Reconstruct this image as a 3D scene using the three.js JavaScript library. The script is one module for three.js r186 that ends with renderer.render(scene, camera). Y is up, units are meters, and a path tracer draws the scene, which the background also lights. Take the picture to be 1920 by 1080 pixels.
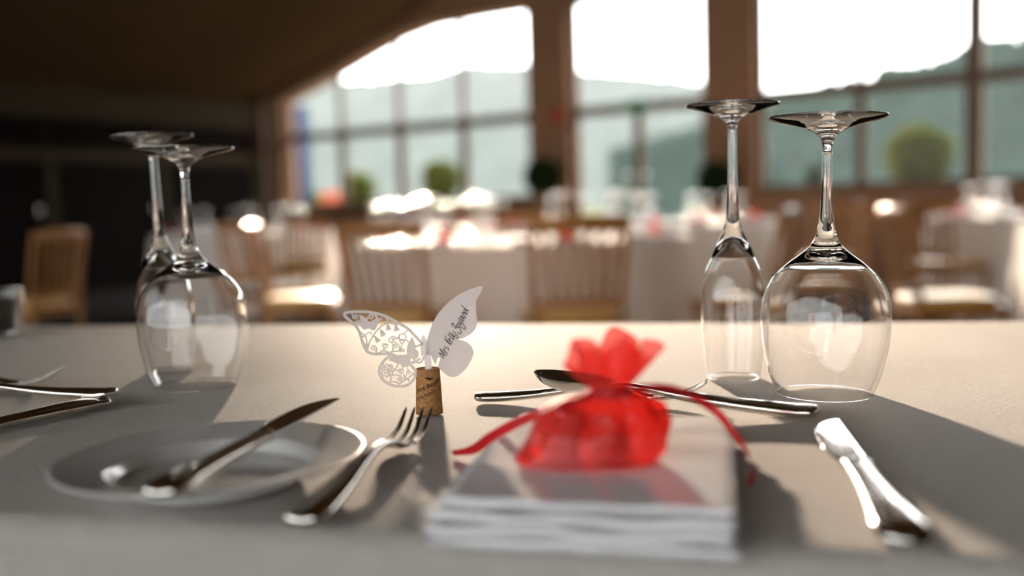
import * as THREE from 'three';
import { mergeGeometries, mergeVertices } from 'three/addons/utils/BufferGeometryUtils.js';
import { ImprovedNoise } from 'three/addons/math/ImprovedNoise.js';

// ------------------------------------------------------------------ camera, sky, sun, exposure
const scene = new THREE.Scene();
const camera = new THREE.PerspectiveCamera(2 * Math.atan(540 / 1867) * 180 / Math.PI, 16 / 9, 0.05, 6000);
camera.filmGauge = 36;
camera.position.set(0, 0.915, 0);
camera.rotation.order = 'YXZ';
camera.rotation.set(-4.65 * Math.PI / 180, 0, -0.031);
camera.focus = 0.765;
camera.userData.fStop = 2.3;

scene.background = new THREE.Color(6.2, 6.1, 6.05);            // bright hazy evening sky

const SUN_AZ = -0.108, SUN_EL = 10.55 * Math.PI / 180;           // metres to the side per metre away; height
const sun = new THREE.DirectionalLight(new THREE.Color(1.0, 0.78, 0.59), 17);
{
  const h = Math.hypot(SUN_AZ, 1), d = 30;
  sun.position.set(SUN_AZ / h * Math.cos(SUN_EL) * d, 0.76 + Math.sin(SUN_EL) * d, -Math.cos(SUN_EL) / h * d);
  sun.target.position.set(0, 0.76, -0.8);
  sun.castShadow = true;
  sun.shadow.radius = 3.0 / 0.53;
  sun.shadow.mapSize.set(4096, 4096);
  Object.assign(sun.shadow.camera, { left: -9, right: 9, top: 8, bottom: -6, near: 1, far: 60 });
  sun.shadow.bias = -0.0004;
  scene.add(sun, sun.target);
}
const renderer = new THREE.WebGLRenderer({ antialias: true });
renderer.toneMapping = THREE.LinearToneMapping;
renderer.toneMappingExposure = 1.45;
scene.fog = new THREE.FogExp2(new THREE.Color(0.88, 0.95, 1.0), 0.00004);
renderer.shadowMap.enabled = true;
renderer.shadowMap.type = THREE.PCFSoftShadowMap;

// ------------------------------------------------------------------ helpers
let seed = 7;
const rnd = () => { seed = (seed * 1664525 + 1013904223) >>> 0; return seed / 4294967296; };
const rr = (a, b) => a + (b - a) * rnd();
const perlin = new ImprovedNoise();
const noise = (x, y, z = 0) => perlin.noise(x, y, z);
const fbm = (x, y, z = 0, o = 4) => { let s = 0, a = 1; for (let i = 0; i < o; i++) { s += a * noise(x, y, z); x *= 2.03; y *= 2.03; z += 7.1; a *= 0.5; } return s; };
const { lerp, smoothstep, clamp } = THREE.MathUtils;
const V = (x, y, z) => new THREE.Vector3(x, y, z);
const used = new Map();
const numbered = (n) => { const k = used.get(n) ?? 0; used.set(n, k + 1); return k ? n + '_' + String(k).padStart(3, '0') : n; };
const mesh = (name, geo, mat, parent) => {
  const m = new THREE.Mesh(geo, mat); m.castShadow = m.receiveShadow = true;
  m.name = parent ? name : numbered(name);
  (parent ?? scene).add(m); return m;
};
const tag = (o, label, category, group) => { Object.assign(o.userData, { label, category }); if (group) o.userData.group = group; return o; };
const thing = (name, label, category, p = [0, 0, 0], turn = 0, group) => {
  const g = new THREE.Group(); g.name = numbered(name); g.position.set(...p); g.rotation.y = turn; scene.add(g);
  return tag(g, label, category, group);
};
const structure = (o) => { o.userData.kind = 'structure'; return o; };
const copyOf = (src, label, group, p, turn = 0, scale = 1) => {
  const c = src.clone(); c.name = numbered(src.name.replace(/_\d{3}$/, '')); scene.add(c);
  c.userData = { label, category: src.userData.category }; if (group) c.userData.group = group;
  c.position.set(...p); c.rotation.set(0, turn, 0); c.scale.setScalar(scale); return c;
};
// grid(nu, nv, f): a surface of points f(u, v) with u, v in 0..1; wrapU joins the two ends
function grid(nu, nv, f, wrapU = false, uvf) {
  const P = [], UV = [], I = [], cols = wrapU ? nu : nu + 1;
  for (let j = 0; j <= nv; j++) for (let i = 0; i < cols; i++) { const p = f(i / nu, j / nv); P.push(p[0], p[1], p[2]); const q = uvf ? uvf(i / nu, j / nv, p) : [i / nu, j / nv]; UV.push(q[0], q[1]); }
  for (let j = 0; j < nv; j++) for (let i = 0; i < nu; i++) { const a = j * cols + i, b = j * cols + (i + 1) % cols, c = a + cols, d = b + cols; I.push(a, b, d, a, d, c); }
  const g = new THREE.BufferGeometry();
  g.setAttribute('position', new THREE.Float32BufferAttribute(P, 3)); g.setAttribute('uv', new THREE.Float32BufferAttribute(UV, 2)); g.setIndex(I); g.computeVertexNormals();
  return g;
}
// loft(keys, n, m): rounded sections along +x; a key is [x, y, halfWidth, halfThickness, cup, z, power]
function loft(keys, n = 24, m = 60, closed = true) {
  const at = (x, c) => {                                        // monotone-ish cubic through the keys
    let i = 0; while (i < keys.length - 2 && x > keys[i + 1][0]) i++;
    const a = keys[Math.max(0, i - 1)], b = keys[i], d = keys[i + 1], e = keys[Math.min(keys.length - 1, i + 2)], g = (k) => k[c] ?? (c === 6 ? 2.4 : 0);
    const h = d[0] - b[0] || 1, t = clamp((x - b[0]) / h, 0, 1), s = (p, q) => (q[0] === p[0] ? 0 : (g(q) - g(p)) / (q[0] - p[0]));
    let m0 = (s(a, b) * (a === b ? 0 : 1) + s(b, d)) / (a === b ? 1 : 2), m1 = (s(b, d) + (e === d ? 0 : s(d, e))) / (e === d ? 1 : 2), sl = s(b, d);
    if (sl === 0) m0 = m1 = 0; else { m0 = clamp(m0 / sl, 0, 3) * sl; m1 = clamp(m1 / sl, 0, 3) * sl; }
    const t2 = t * t, t3 = t2 * t;
    return (2 * t3 - 3 * t2 + 1) * g(b) + (t3 - 2 * t2 + t) * h * m0 + (-2 * t3 + 3 * t2) * g(d) + (t3 - t2) * h * m1;
  };
  const x0 = keys[0][0], x1 = keys[keys.length - 1][0], xs = new Set(keys.map((k) => k[0]));
  for (let i = 0; i <= m; i++) xs.add(lerp(x0, x1, i / m));
  const X = [...xs].sort((a, b) => a - b), P = [], UV = [], I = [];
  for (const x of X) {
    const y = at(x, 1), w = at(x, 2), t = at(x, 3), cup = at(x, 4), z = at(x, 5), p = at(x, 6);
    for (let k = 0; k < n; k++) {
      const a = k / n * 2 * Math.PI, c = Math.cos(a), s = Math.sin(a), zz = Math.sign(c) * Math.abs(c) ** (2 / p), yy = Math.sign(s) * Math.abs(s) ** (2 / p);
      P.push(x, y + yy * t + cup * zz * zz, z + zz * w); UV.push(x, zz * w);
    }
  }
  for (let j = 0; j < X.length - 1; j++) for (let k = 0; k < n; k++) { const a = j * n + k, b = j * n + (k + 1) % n; I.push(a, b, b + n, a, b + n, a + n); }
  if (closed) for (const [j, flip] of [[0, true], [X.length - 1, false]]) {
    const o = P.length / 3; let cx = 0, cy = 0, cz = 0;
    for (let k = 0; k < n; k++) { cx += P[(j * n + k) * 3] / n; cy += P[(j * n + k) * 3 + 1] / n; cz += P[(j * n + k) * 3 + 2] / n; }
    P.push(cx, cy, cz); UV.push(cx, 0);
    for (let k = 0; k < n; k++) { const a = j * n + k, b = j * n + (k + 1) % n; flip ? I.push(o, b, a) : I.push(o, a, b); }
  }
  const g = new THREE.BufferGeometry();
  g.setAttribute('position', new THREE.Float32BufferAttribute(P, 3)); g.setAttribute('uv', new THREE.Float32BufferAttribute(UV, 2)); g.setIndex(I); g.computeVertexNormals();
  return g;
}
const box = (x, y, z, w, h, d) => new THREE.BoxGeometry(w, h, d).translate(x, y, z);
const tube = (pts, r, seg = 24, rad = 8) => new THREE.TubeGeometry(new THREE.CatmullRomCurve3(pts.map((p) => V(...p))), seg, r, rad);
const lathe = (pts, seg) => mergeVertices(new THREE.LatheGeometry(pts.map(([r, y]) => new THREE.Vector2(Math.max(r, 0), y)), seg));
const smooth = (pts, n) => new THREE.SplineCurve(pts.map(([x, y]) => new THREE.Vector2(x, y))).getPoints(n).map((p) => [p.x, p.y]);
function dataTexture(n, f, srgb) {
  const a = new Uint8Array(n * n * 4);
  for (let y = 0; y < n; y++) for (let x = 0; x < n; x++) { const c = f(x / n, y / n), o = (y * n + x) * 4; a[o] = clamp(c[0], 0, 1) * 255; a[o + 1] = clamp(c[1], 0, 1) * 255; a[o + 2] = clamp(c[2], 0, 1) * 255; a[o + 3] = 255; }
  const t = new THREE.DataTexture(a, n, n); t.wrapS = t.wrapT = THREE.RepeatWrapping; t.magFilter = THREE.LinearFilter; t.minFilter = THREE.LinearMipmapLinearFilter; t.generateMipmaps = true;
  if (srgb) t.colorSpace = THREE.SRGBColorSpace; t.needsUpdate = true; return t;
}
const tile = (f, x, y, s) => {                                  // noise that repeats over 0..1
  const a = f(x * s, y * s), b = f((x - 1) * s, y * s), c = f(x * s, (y - 1) * s), d = f((x - 1) * s, (y - 1) * s);
  return lerp(lerp(a, b, x), lerp(c, d, x), y);
};
const rgb = (r, g, b) => new THREE.Color().setRGB(r, g, b);
const std = (o) => new THREE.MeshStandardMaterial(o);
const phys = (o) => new THREE.MeshPhysicalMaterial(o);

// ------------------------------------------------------------------ materials
const weave = dataTexture(512, (x, y) => {
  const n = 96, u = x * n, v = y * n, k = (Math.floor(u) + Math.floor(v)) % 2;
  const wu = Math.sin((u % 1) * Math.PI), wv = Math.sin((v % 1) * Math.PI);
  const h = (k ? wu : wv) * 0.5 + 0.30 * (0.5 + tile((a, b) => noise(a, b, 3), x, y, 60)) + 0.55 * (0.5 + tile((a, b) => noise(a, b, 9), x, y, 22));
  return [h * 0.75, h * 0.75, h * 0.75];
});
const weaveAt = (s) => { const t = weave.clone(); t.repeat.set(s, s); t.needsUpdate = true; return t; };
const linenTone = dataTexture(256, (x, y) => { const h = 0.5 + 0.35 * tile((a, b) => fbm(a, b, 2), x, y, 9) + 0.3 * tile((a, b) => noise(a, b, 5), x, y, 70); const v = 0.90 + 0.07 * h; return [v, v * 0.985, v * 0.96]; }, true);
const linenToneAt = (s) => { const t = linenTone.clone(); t.repeat.set(s, s); t.needsUpdate = true; return t; };
const M = {
  tableLinen: phys({ color: rgb(0.66, 0.635, 0.62), map: linenToneAt(9), roughness: 0.68, specularIntensity: 0.7, bumpMap: weaveAt(11), bumpScale: 0.0014, sheen: 0.6, sheenRoughness: 0.5, sheenColor: rgb(1, 1, 1) }),
  napkin: phys({ color: rgb(0.84, 0.83, 0.85), roughness: 0.8, bumpMap: weaveAt(16), bumpScale: 0.0006, sheen: 0.3, sheenColor: rgb(1, 1, 1) }),
  farLinen: phys({ color: rgb(0.90, 0.85, 0.81), roughness: 1, transmission: 0.3, thickness: 0, sheen: 0.4, sheenColor: rgb(1, 1, 1) }),
  glass: phys({ color: 0xffffff, roughness: 0, transmission: 1, thickness: 0.01, ior: 1.5 }),
  thinGlass: phys({ color: 0xffffff, roughness: 0, transmission: 1, thickness: 0, ior: 1.5 }),
  farGlass: phys({ color: 0xffffff, roughness: 0.09, transmission: 1, thickness: 0.01, ior: 1.5 }),
  farThinGlass: phys({ color: 0xffffff, roughness: 0.09, transmission: 1, thickness: 0, ior: 1.9 }),
  pane: phys({ color: rgb(0.97, 0.985, 0.98), roughness: 0, transmission: 1, thickness: 0, ior: 1.2 }),
  steel: std({ color: rgb(0.72, 0.69, 0.65), metalness: 1, roughness: 0.11 }),
  blade: std({ color: rgb(0.72, 0.70, 0.67), metalness: 1, roughness: 0.05 }),
  china: phys({ color: rgb(0.66, 0.65, 0.64), roughness: 0.3, clearcoat: 0.8, clearcoatRoughness: 0.14 }),
  card: phys({ color: rgb(0.88, 0.87, 0.88), roughness: 1, transmission: 0.56, thickness: 0 }),
  organza: phys({ color: rgb(0.90, 0.10, 0.075), roughness: 0.45, transmission: 0.94, thickness: 0, transparent: true, opacity: 0.94, side: THREE.DoubleSide }),   // sheer weave: red threads and gaps
  ribbon: phys({ color: rgb(0.62, 0.006, 0.012), roughness: 0.45, transmission: 0.25, thickness: 0, sheen: 0.4, sheenColor: rgb(1, 0.2, 0.2) }),
  sweet: phys({ color: rgb(0.94, 0.74, 0.80), roughness: 0.7 }),
  sweetCream: phys({ color: rgb(0.92, 0.80, 0.66), roughness: 0.7 }),
  gold: phys({ color: rgb(0.34, 0.145, 0.028), roughness: 0.38, metalness: 0.15, clearcoat: 0.4, clearcoatRoughness: 0.2 }),
  seatGold: phys({ color: rgb(0.78, 0.46, 0.11), roughness: 0.36, clearcoat: 0.5, clearcoatRoughness: 0.3, sheen: 0.5, sheenColor: rgb(1, 0.85, 0.5) }),
  seatWhite: std({ color: rgb(0.8, 0.8, 0.78), roughness: 0.8 }),
  redOrganzaFar: phys({ color: rgb(0.85, 0.03, 0.03), roughness: 0.7, transmission: 0.4, thickness: 0 }),
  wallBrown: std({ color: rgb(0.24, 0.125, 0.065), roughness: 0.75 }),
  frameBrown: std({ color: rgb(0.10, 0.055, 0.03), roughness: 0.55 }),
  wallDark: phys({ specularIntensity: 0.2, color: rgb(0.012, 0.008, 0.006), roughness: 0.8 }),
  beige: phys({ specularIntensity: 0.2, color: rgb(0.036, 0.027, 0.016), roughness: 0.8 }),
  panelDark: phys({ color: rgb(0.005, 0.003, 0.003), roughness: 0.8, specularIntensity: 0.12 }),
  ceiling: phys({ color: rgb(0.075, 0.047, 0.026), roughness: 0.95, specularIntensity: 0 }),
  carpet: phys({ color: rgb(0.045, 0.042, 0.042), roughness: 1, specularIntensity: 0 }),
  grass: phys({ color: rgb(0.12, 0.125, 0.07), roughness: 1, specularIntensity: 0 }),
  patio: phys({ color: rgb(0.22, 0.20, 0.16), roughness: 0.9, specularIntensity: 0 }),
  hillPale: phys({ color: rgb(0.058, 0.066, 0.062), roughness: 1, vertexColors: true, specularIntensity: 0 }),
  hillDark: phys({ color: rgb(0.015, 0.022, 0.019), roughness: 1, vertexColors: true, specularIntensity: 0 }),
  treeFar: phys({ color: rgb(0.025, 0.04, 0.03), roughness: 1, specularIntensity: 0 }),
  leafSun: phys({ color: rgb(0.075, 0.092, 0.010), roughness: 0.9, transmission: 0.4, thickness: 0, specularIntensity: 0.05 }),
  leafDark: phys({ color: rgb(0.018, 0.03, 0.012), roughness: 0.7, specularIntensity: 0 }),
  bark: phys({ color: rgb(0.09, 0.055, 0.03), roughness: 0.9, specularIntensity: 0 }),
  pot: std({ color: rgb(0.16, 0.13, 0.11), roughness: 0.7 }),
  terracotta: phys({ color: rgb(0.55, 0.17, 0.09), roughness: 0.8, specularIntensity: 0 }),
  blueCloth: phys({ color: rgb(0.03, 0.05, 0.10), roughness: 0.8, specularIntensity: 0 }),
  greenSign: std({ color: rgb(0.02, 0.22, 0.08), roughness: 0.4 }),
  redBox: std({ color: rgb(0.40, 0.03, 0.02), roughness: 0.4 }),
  sheer: phys({ color: rgb(0.86, 0.88, 0.92), roughness: 1, transmission: 0.78, thickness: 0 }),
  whiteFrame: std({ color: rgb(0.6, 0.6, 0.6), roughness: 0.5 }),
};

// ------------------------------------------------------------------ the hall. Its own axes: u along the glazed wall, w from that wall into the room
const HALL = V(5.87, 0, -8.70), HALL_TURN = -34 * Math.PI / 180;
const inHall = (o) => { o.position.copy(HALL); o.rotation.y = HALL_TURN; return o; };
const hallPoint = (u, y, w) => V(u, y, w).applyAxisAngle(V(0, 1, 0), HALL_TURN).add(HALL);
const U0 = -11.5, U1 = 7.6, W1 = 16.5, RIDGE = -1.95;
const roofAt = (u) => 2.62 + 0.31 * (u < RIDGE ? u - U0 : U1 - u);
{
  const hs = (name, geo, mat) => structure(inHall(mesh(name, geo, mat)));
  hs('floor', box((U0 + U1) / 2, -0.1, W1 / 2, U1 - U0 + 0.6, 0.2, W1 + 0.6), M.carpet);
  // gable wall with four glazed openings
  const outline = (holes) => {
    const s = new THREE.Shape([[U0 - .3, 0], [U1 + .3, 0], [U1 + .3, roofAt(U1) - .05], [RIDGE, roofAt(RIDGE) + .05], [U0 - .3, roofAt(U0) - .05]].map(([x, y]) => new THREE.Vector2(x, y)));
    for (const h of holes) s.holes.push(new THREE.Path(h.map(([x, y]) => new THREE.Vector2(x, y))));
    return s;
  };
  const HEAD = 3.36;
  const openings = [
    [[-11.12, 1.0], [-6.76, 1.0], [-6.76, HEAD], [-7.6, HEAD], [-8.35, 3.34], [-8.9, 3.24], [-9.35, 3.1], [-10.1, 2.86], [-11.12, 2.58]],
    [[-6.18, 0.02], [-4.44, 0.02], [-4.44, HEAD], [-6.18, HEAD]],
    [[-3.85, 1.0], [0.47, 1.0], [0.47, HEAD - .16], [-3.85, HEAD - .16]],
    [[1.06, 1.0], [5.4, 1.0], [5.4, HEAD], [1.06, HEAD]],
  ];
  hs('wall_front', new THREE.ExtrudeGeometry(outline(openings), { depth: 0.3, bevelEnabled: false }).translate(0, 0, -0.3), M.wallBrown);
  // back wall, its wide unseen opening added to let cool fill light in
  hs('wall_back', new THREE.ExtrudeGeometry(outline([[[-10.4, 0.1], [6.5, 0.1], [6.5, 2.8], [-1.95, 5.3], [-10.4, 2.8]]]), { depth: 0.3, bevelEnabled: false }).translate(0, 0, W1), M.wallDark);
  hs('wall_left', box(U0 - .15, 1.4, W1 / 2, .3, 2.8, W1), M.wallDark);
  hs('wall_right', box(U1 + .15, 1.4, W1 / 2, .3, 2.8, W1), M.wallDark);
  // lined roof: cloth hung between rafters that run down the slope, so it sags and gathers
  const lining = (u, w) => {
    const f = (w / 2.35) % 1, sag = 0.11 * Math.sin(f * Math.PI), pleat = 0.016 * Math.sin(w * 2 * Math.PI / 0.47 + 0.6 * noise(u * 0.4, w * 0.7));
    return roofAt(u) - sag - pleat * Math.sin(f * Math.PI) + 0.02;
  };
  const edge = [U0 - .3, -9, -6, -4, RIDGE, 0, 3, 5.5, U1 + .3];
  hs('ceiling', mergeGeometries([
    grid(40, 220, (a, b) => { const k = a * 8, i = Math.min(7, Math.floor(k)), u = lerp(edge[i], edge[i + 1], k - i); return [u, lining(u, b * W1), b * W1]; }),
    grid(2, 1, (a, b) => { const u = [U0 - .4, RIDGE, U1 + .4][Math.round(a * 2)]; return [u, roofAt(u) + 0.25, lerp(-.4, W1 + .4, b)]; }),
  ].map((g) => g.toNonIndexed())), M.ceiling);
  // window_1, window_3, window_4: four bays with a transom; door_1: double doors
  const bars = (name, u0, u1, y0, post, cut, single) => {
    const g = structure(inHall(new THREE.Group())); g.name = name; scene.add(g);
    const T = 2.03, n = Math.round((u1 - u0) / 1.09), w = -0.14, top = (u) => (cut ? (u < -8.4 ? 3.36 - 0.31 * (-8.4 - u) : HEAD) : HEAD);
    const d = 0.07, part = (nm, geo, mat = M.frameBrown) => mesh(nm, geo, mat, g);
    part('frame', box((u0 + u1) / 2, y0 + .03, w, u1 - u0, .06, d));
    if (!cut) part('frame', box((u0 + u1) / 2, HEAD - .03, w, u1 - u0, .06, d));
    part('frame', box(u0 + .03, (y0 + top(u0)) / 2, w, .06, top(u0) - y0, d)); part('frame', box(u1 - .03, (y0 + HEAD) / 2, w, .06, HEAD - y0, d));
    for (let i = 0; i < n; i++) {
      const a = lerp(u0, u1, i / n), b = lerp(u0, u1, (i + 1) / n), c = i + 1 === n ? 0 : (post.includes(i) ? 0.15 : 0.05);
      part('transom', box((a + b) / 2, T, w, b - a, .12, d + .01));
      if (c) { const k = post.includes(i) && !single ? .2 : d; part('mullion', box(b, (y0 + T) / 2, w, Math.max(c, .10), T - y0, k)); if (!single) part('mullion', box(b, (T + top(b)) / 2, w, c, top(b) - T, k)); }
      part('pane', box((a + b) / 2, (y0 + T) / 2, w, b - a, T - y0, 0.001), M.pane);
      const sh = new THREE.Shape([[a, T], [b, T], [b, top(b)], [a, top(a)]].map(([x, y]) => new THREE.Vector2(x, y)));
      part('pane', new THREE.ShapeGeometry(sh).translate(0, 0, w), M.pane);
    }
    if (y0 > .5) part('sill', box((u0 + u1) / 2, y0 - .02, 0.02, u1 - u0 + .1, .04, .22), M.wallBrown);
    return g;
  };
  bars('window_1', -11.12, -6.76, 1.0, [], true);
  const door = bars('door_1', -6.18, -4.44, 0.02, [], false, true);
  for (const u of [-5.31 - .12, -5.31 + .12]) mesh('handle', tube([[u, .95, -.09], [u, .95, -.03], [u, 1.25, -.03], [u, 1.25, -.09]], .012, 16, 6), M.steel, door);
  bars('window_3', -3.85, 0.47, 1.0, [1]);
  bars('window_4', 1.06, 5.4, 1.0, [1]);
  { // glazing added behind the camera, out of view, for cool fill light
    const g = structure(inHall(new THREE.Group())); g.name = 'added_window_5'; scene.add(g);
    const up = (u) => (u < RIDGE ? lerp(2.8, 5.3, (u + 10.4) / 8.45) : lerp(5.3, 2.8, (u - RIDGE) / 8.45));
    for (let i = 0; i < 8; i++) {
      const a = -10.4 + 16.9 / 8 * i, b = a + 16.9 / 8;
      mesh('pane', new THREE.ShapeGeometry(new THREE.Shape([[a, .1], [b, .1], [b, up(b)], [a, up(a)]].map(([x, y]) => new THREE.Vector2(x, y)))).translate(0, 0, W1 + .2), M.pane, g);
      if (i) mesh('mullion', box(a, up(a) / 2 + .05, W1 + .2, .08, up(a) - .1, .07), M.frameBrown, g);
    }
    mesh('frame', box(-1.95, .13, W1 + .2, 16.9, .06, .07), M.frameBrown, g);
    hs('added_curtain_4', grid(520, 6, (a, b) => { const u = lerp(-10.6, 6.7, a); return [u, lerp(.03, up(clamp(u, -10.4, 6.5)) + .05, b), W1 - .08 + .05 * Math.sin(a * 300) * (.6 + .4 * noise(a * 30, 3))]; }), M.sheer);   // unseen sheer curtain, added to spread the fill light softly
  }
  hs('trim_1', box(U0 + .09, 1.3, .09, .18, 2.6, .18), M.frameBrown);              // corner post
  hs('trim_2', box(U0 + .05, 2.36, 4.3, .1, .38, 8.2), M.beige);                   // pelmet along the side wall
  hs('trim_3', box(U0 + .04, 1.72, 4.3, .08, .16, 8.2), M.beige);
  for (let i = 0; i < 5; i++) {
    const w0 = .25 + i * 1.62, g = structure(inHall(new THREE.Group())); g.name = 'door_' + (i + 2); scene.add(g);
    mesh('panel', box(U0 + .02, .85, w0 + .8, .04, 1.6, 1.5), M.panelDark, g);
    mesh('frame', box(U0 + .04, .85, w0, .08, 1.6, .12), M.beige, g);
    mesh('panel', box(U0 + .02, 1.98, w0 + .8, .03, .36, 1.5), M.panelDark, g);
    mesh('handle', tube([[U0 + .04, .95, w0 + .2], [U0 + .09, .95, w0 + .2], [U0 + .09, 1.1, w0 + .2], [U0 + .04, 1.1, w0 + .2]], .01, 12, 6), M.steel, g);
  }
}

// ------------------------------------------------------------------ outdoors: terrace, meadow, two hills, woodland on the crest
{
  structure(inHall(mesh('patio', box(-2, -.06, -3.4, 30, .1, 6.2), M.patio)));
  structure(mesh('meadow', new THREE.CircleGeometry(2100, 64).rotateX(-Math.PI / 2).translate(0, -0.6, 0), M.grass));
  const crestA = (az) => 0.127 + 0.006 * Math.sin(az * 9 + 1) + 0.004 * fbm(az * 14, 3.3) - (az > 0 ? 0.24 * az * az + 0.05 * az : -0.01 * az);
  const crestB = (az) => 0.038 + 0.205 * az + 0.003 * fbm(az * 60, 8.1);
  const hill = (name, az0, az1, r0, r1, crest, mat, tone) => {
    const col = [], geo = grid(180, 60, (u, v) => {
      const az = lerp(az0, az1, u), r = lerp(r0, r1, v), hgt = Math.max(0, crest(az)) * r1;
      const y = hgt * (0.12 * v + 0.88 * smoothstep(v, 0, 1)) * (1 + 0.06 * fbm(az * 10, v * 4)) - 0.7;
      const t = 0.78 + 0.5 * tone(az, v); col.push(t, t, t * 0.98);
      return [Math.sin(az) * r, y, -Math.cos(az) * r];
    });
    geo.setAttribute('color', new THREE.Float32BufferAttribute(col, 3));
    return structure(mesh(name, geo, mat));
  };
  hill('hill', -0.75, 0.42, 350, 2000, crestA, M.hillPale, (a, v) => 0.5 + 0.35 * fbm(a * 30, v * 9, 2));
  hill('hill', 0.10, 1.25, 80, 300, crestB, M.hillDark, (a, v) => 0.45 + 0.6 * fbm(a * 22, v * 8, 5) + (v > .72 ? .35 : 0));
  const crown = mergeVertices(new THREE.IcosahedronGeometry(1, 2)); { const p = crown.attributes.position; for (let i = 0; i < p.count; i++) { const s = 1 + .25 * fbm(p.getX(i) * 1.7 + 3, p.getY(i) * 1.7, p.getZ(i) * 1.7); p.setXYZ(i, p.getX(i) * s, p.getY(i) * s * 1.15, p.getZ(i) * s); } crown.computeVertexNormals(); }
  const wood = new THREE.InstancedMesh(crown, M.treeFar, 420), m4 = new THREE.Matrix4();
  for (let i = 0; i < 420; i++) { const az = rr(.2, 1.1), r = rr(289, 300), s = rr(1.0, 2.7) * (noise(az * 40, 2) > .05 ? 1.4 : .8); m4.makeTranslation(Math.sin(az) * r, crestB(az) * 300 * (1 + .06 * fbm(az * 10, 4)) - .9, -Math.cos(az) * r).scale(V(s, s, s)); wood.setMatrixAt(i, m4); }
  wood.name = 'woodland'; wood.userData = { kind: 'stuff', label: 'dark woodland along the crest of the far green hill', category: 'woodland' }; scene.add(wood);
}

// ------------------------------------------------------------------ leafy balls: clipped trees indoors, sunny shrubs on the terrace
function leafBall(R, n, leaf, shape) {
  const g = [], q = new THREE.Quaternion(), m = new THREE.Matrix4();
  for (let i = 0; i < n; i++) {
    const d = V(rr(-1, 1), rr(-1, 1), rr(-1, 1)).normalize(), rad = R * (0.2 + 0.85 * Math.cbrt(rnd())) * (1 + shape * fbm(d.x * 2 + 4, d.y * 2, d.z * 2));
    q.setFromEuler(new THREE.Euler(rr(0, 6.3), rr(0, 6.3), rr(0, 6.3)));
    const s = leaf * rr(.7, 1.3), p = new THREE.PlaneGeometry(s * .6, s, 1, 2), a = p.attributes.position;
    a.setX(0, a.getX(0) * .3); a.setX(1, a.getX(1) * .3); a.setX(4, a.getX(4) * .15); a.setX(5, a.getX(5) * .15); a.setZ(2, .1 * s); a.setZ(3, .1 * s);
    g.push(p.applyMatrix4(m.compose(d.multiplyScalar(rad), q, V(1, 1, 1))));
  }
  const out = mergeGeometries(g); out.computeVertexNormals(); return out;
}
const potShape = (r, h) => lathe([[0, 0], [r * .72, 0], [r * .75, .01], [r * .95, h - .03], [r * 1.05, h - .03], [r * 1.05, h], [r * .92, h], [r * .9, h - .04], [0, h - .04]], 28);
function ballPlant(name, label, category, u, w, R, y, leaf, n, mat, potMat, shape = .12, world) {
  const p = world ?? hallPoint(u, 0, w), t = thing(name, label, category, [p.x, world ? world.y : 0, p.z]);
  const h = .42, base = world ? world.y : 0;
  mesh('foliage', leafBall(R, n, leaf, shape).translate(0, y - base, 0), mat, t);
  mesh('stem', tube([[0, h - .06, 0], [.008, (y - base) * .6, 0], [0, y - base, 0]], .016, 8, 7), M.bark, t);
  mesh('pot', potShape(.2, h), potMat, t);
  return t;
}
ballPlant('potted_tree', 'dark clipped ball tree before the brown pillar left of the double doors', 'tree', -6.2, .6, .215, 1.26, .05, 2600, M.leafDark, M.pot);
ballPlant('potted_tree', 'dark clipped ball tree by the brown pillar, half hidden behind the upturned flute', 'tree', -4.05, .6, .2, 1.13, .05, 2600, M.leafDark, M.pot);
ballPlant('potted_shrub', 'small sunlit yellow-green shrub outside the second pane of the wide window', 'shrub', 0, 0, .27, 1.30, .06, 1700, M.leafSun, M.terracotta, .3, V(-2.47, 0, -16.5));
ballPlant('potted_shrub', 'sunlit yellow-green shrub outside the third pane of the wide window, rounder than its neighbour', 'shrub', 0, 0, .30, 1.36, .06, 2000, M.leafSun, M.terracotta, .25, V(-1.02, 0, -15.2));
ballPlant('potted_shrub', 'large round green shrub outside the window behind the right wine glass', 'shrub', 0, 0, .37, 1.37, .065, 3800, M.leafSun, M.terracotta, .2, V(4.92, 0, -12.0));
ballPlant('potted_shrub', 'tiny dark shrub outside, seen beside the stem of the right wine glass', 'shrub', 0, 0, .12, 1.2, .04, 500, M.leafDark, M.terracotta, .2, V(3.85, 0, -12.6));
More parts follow.
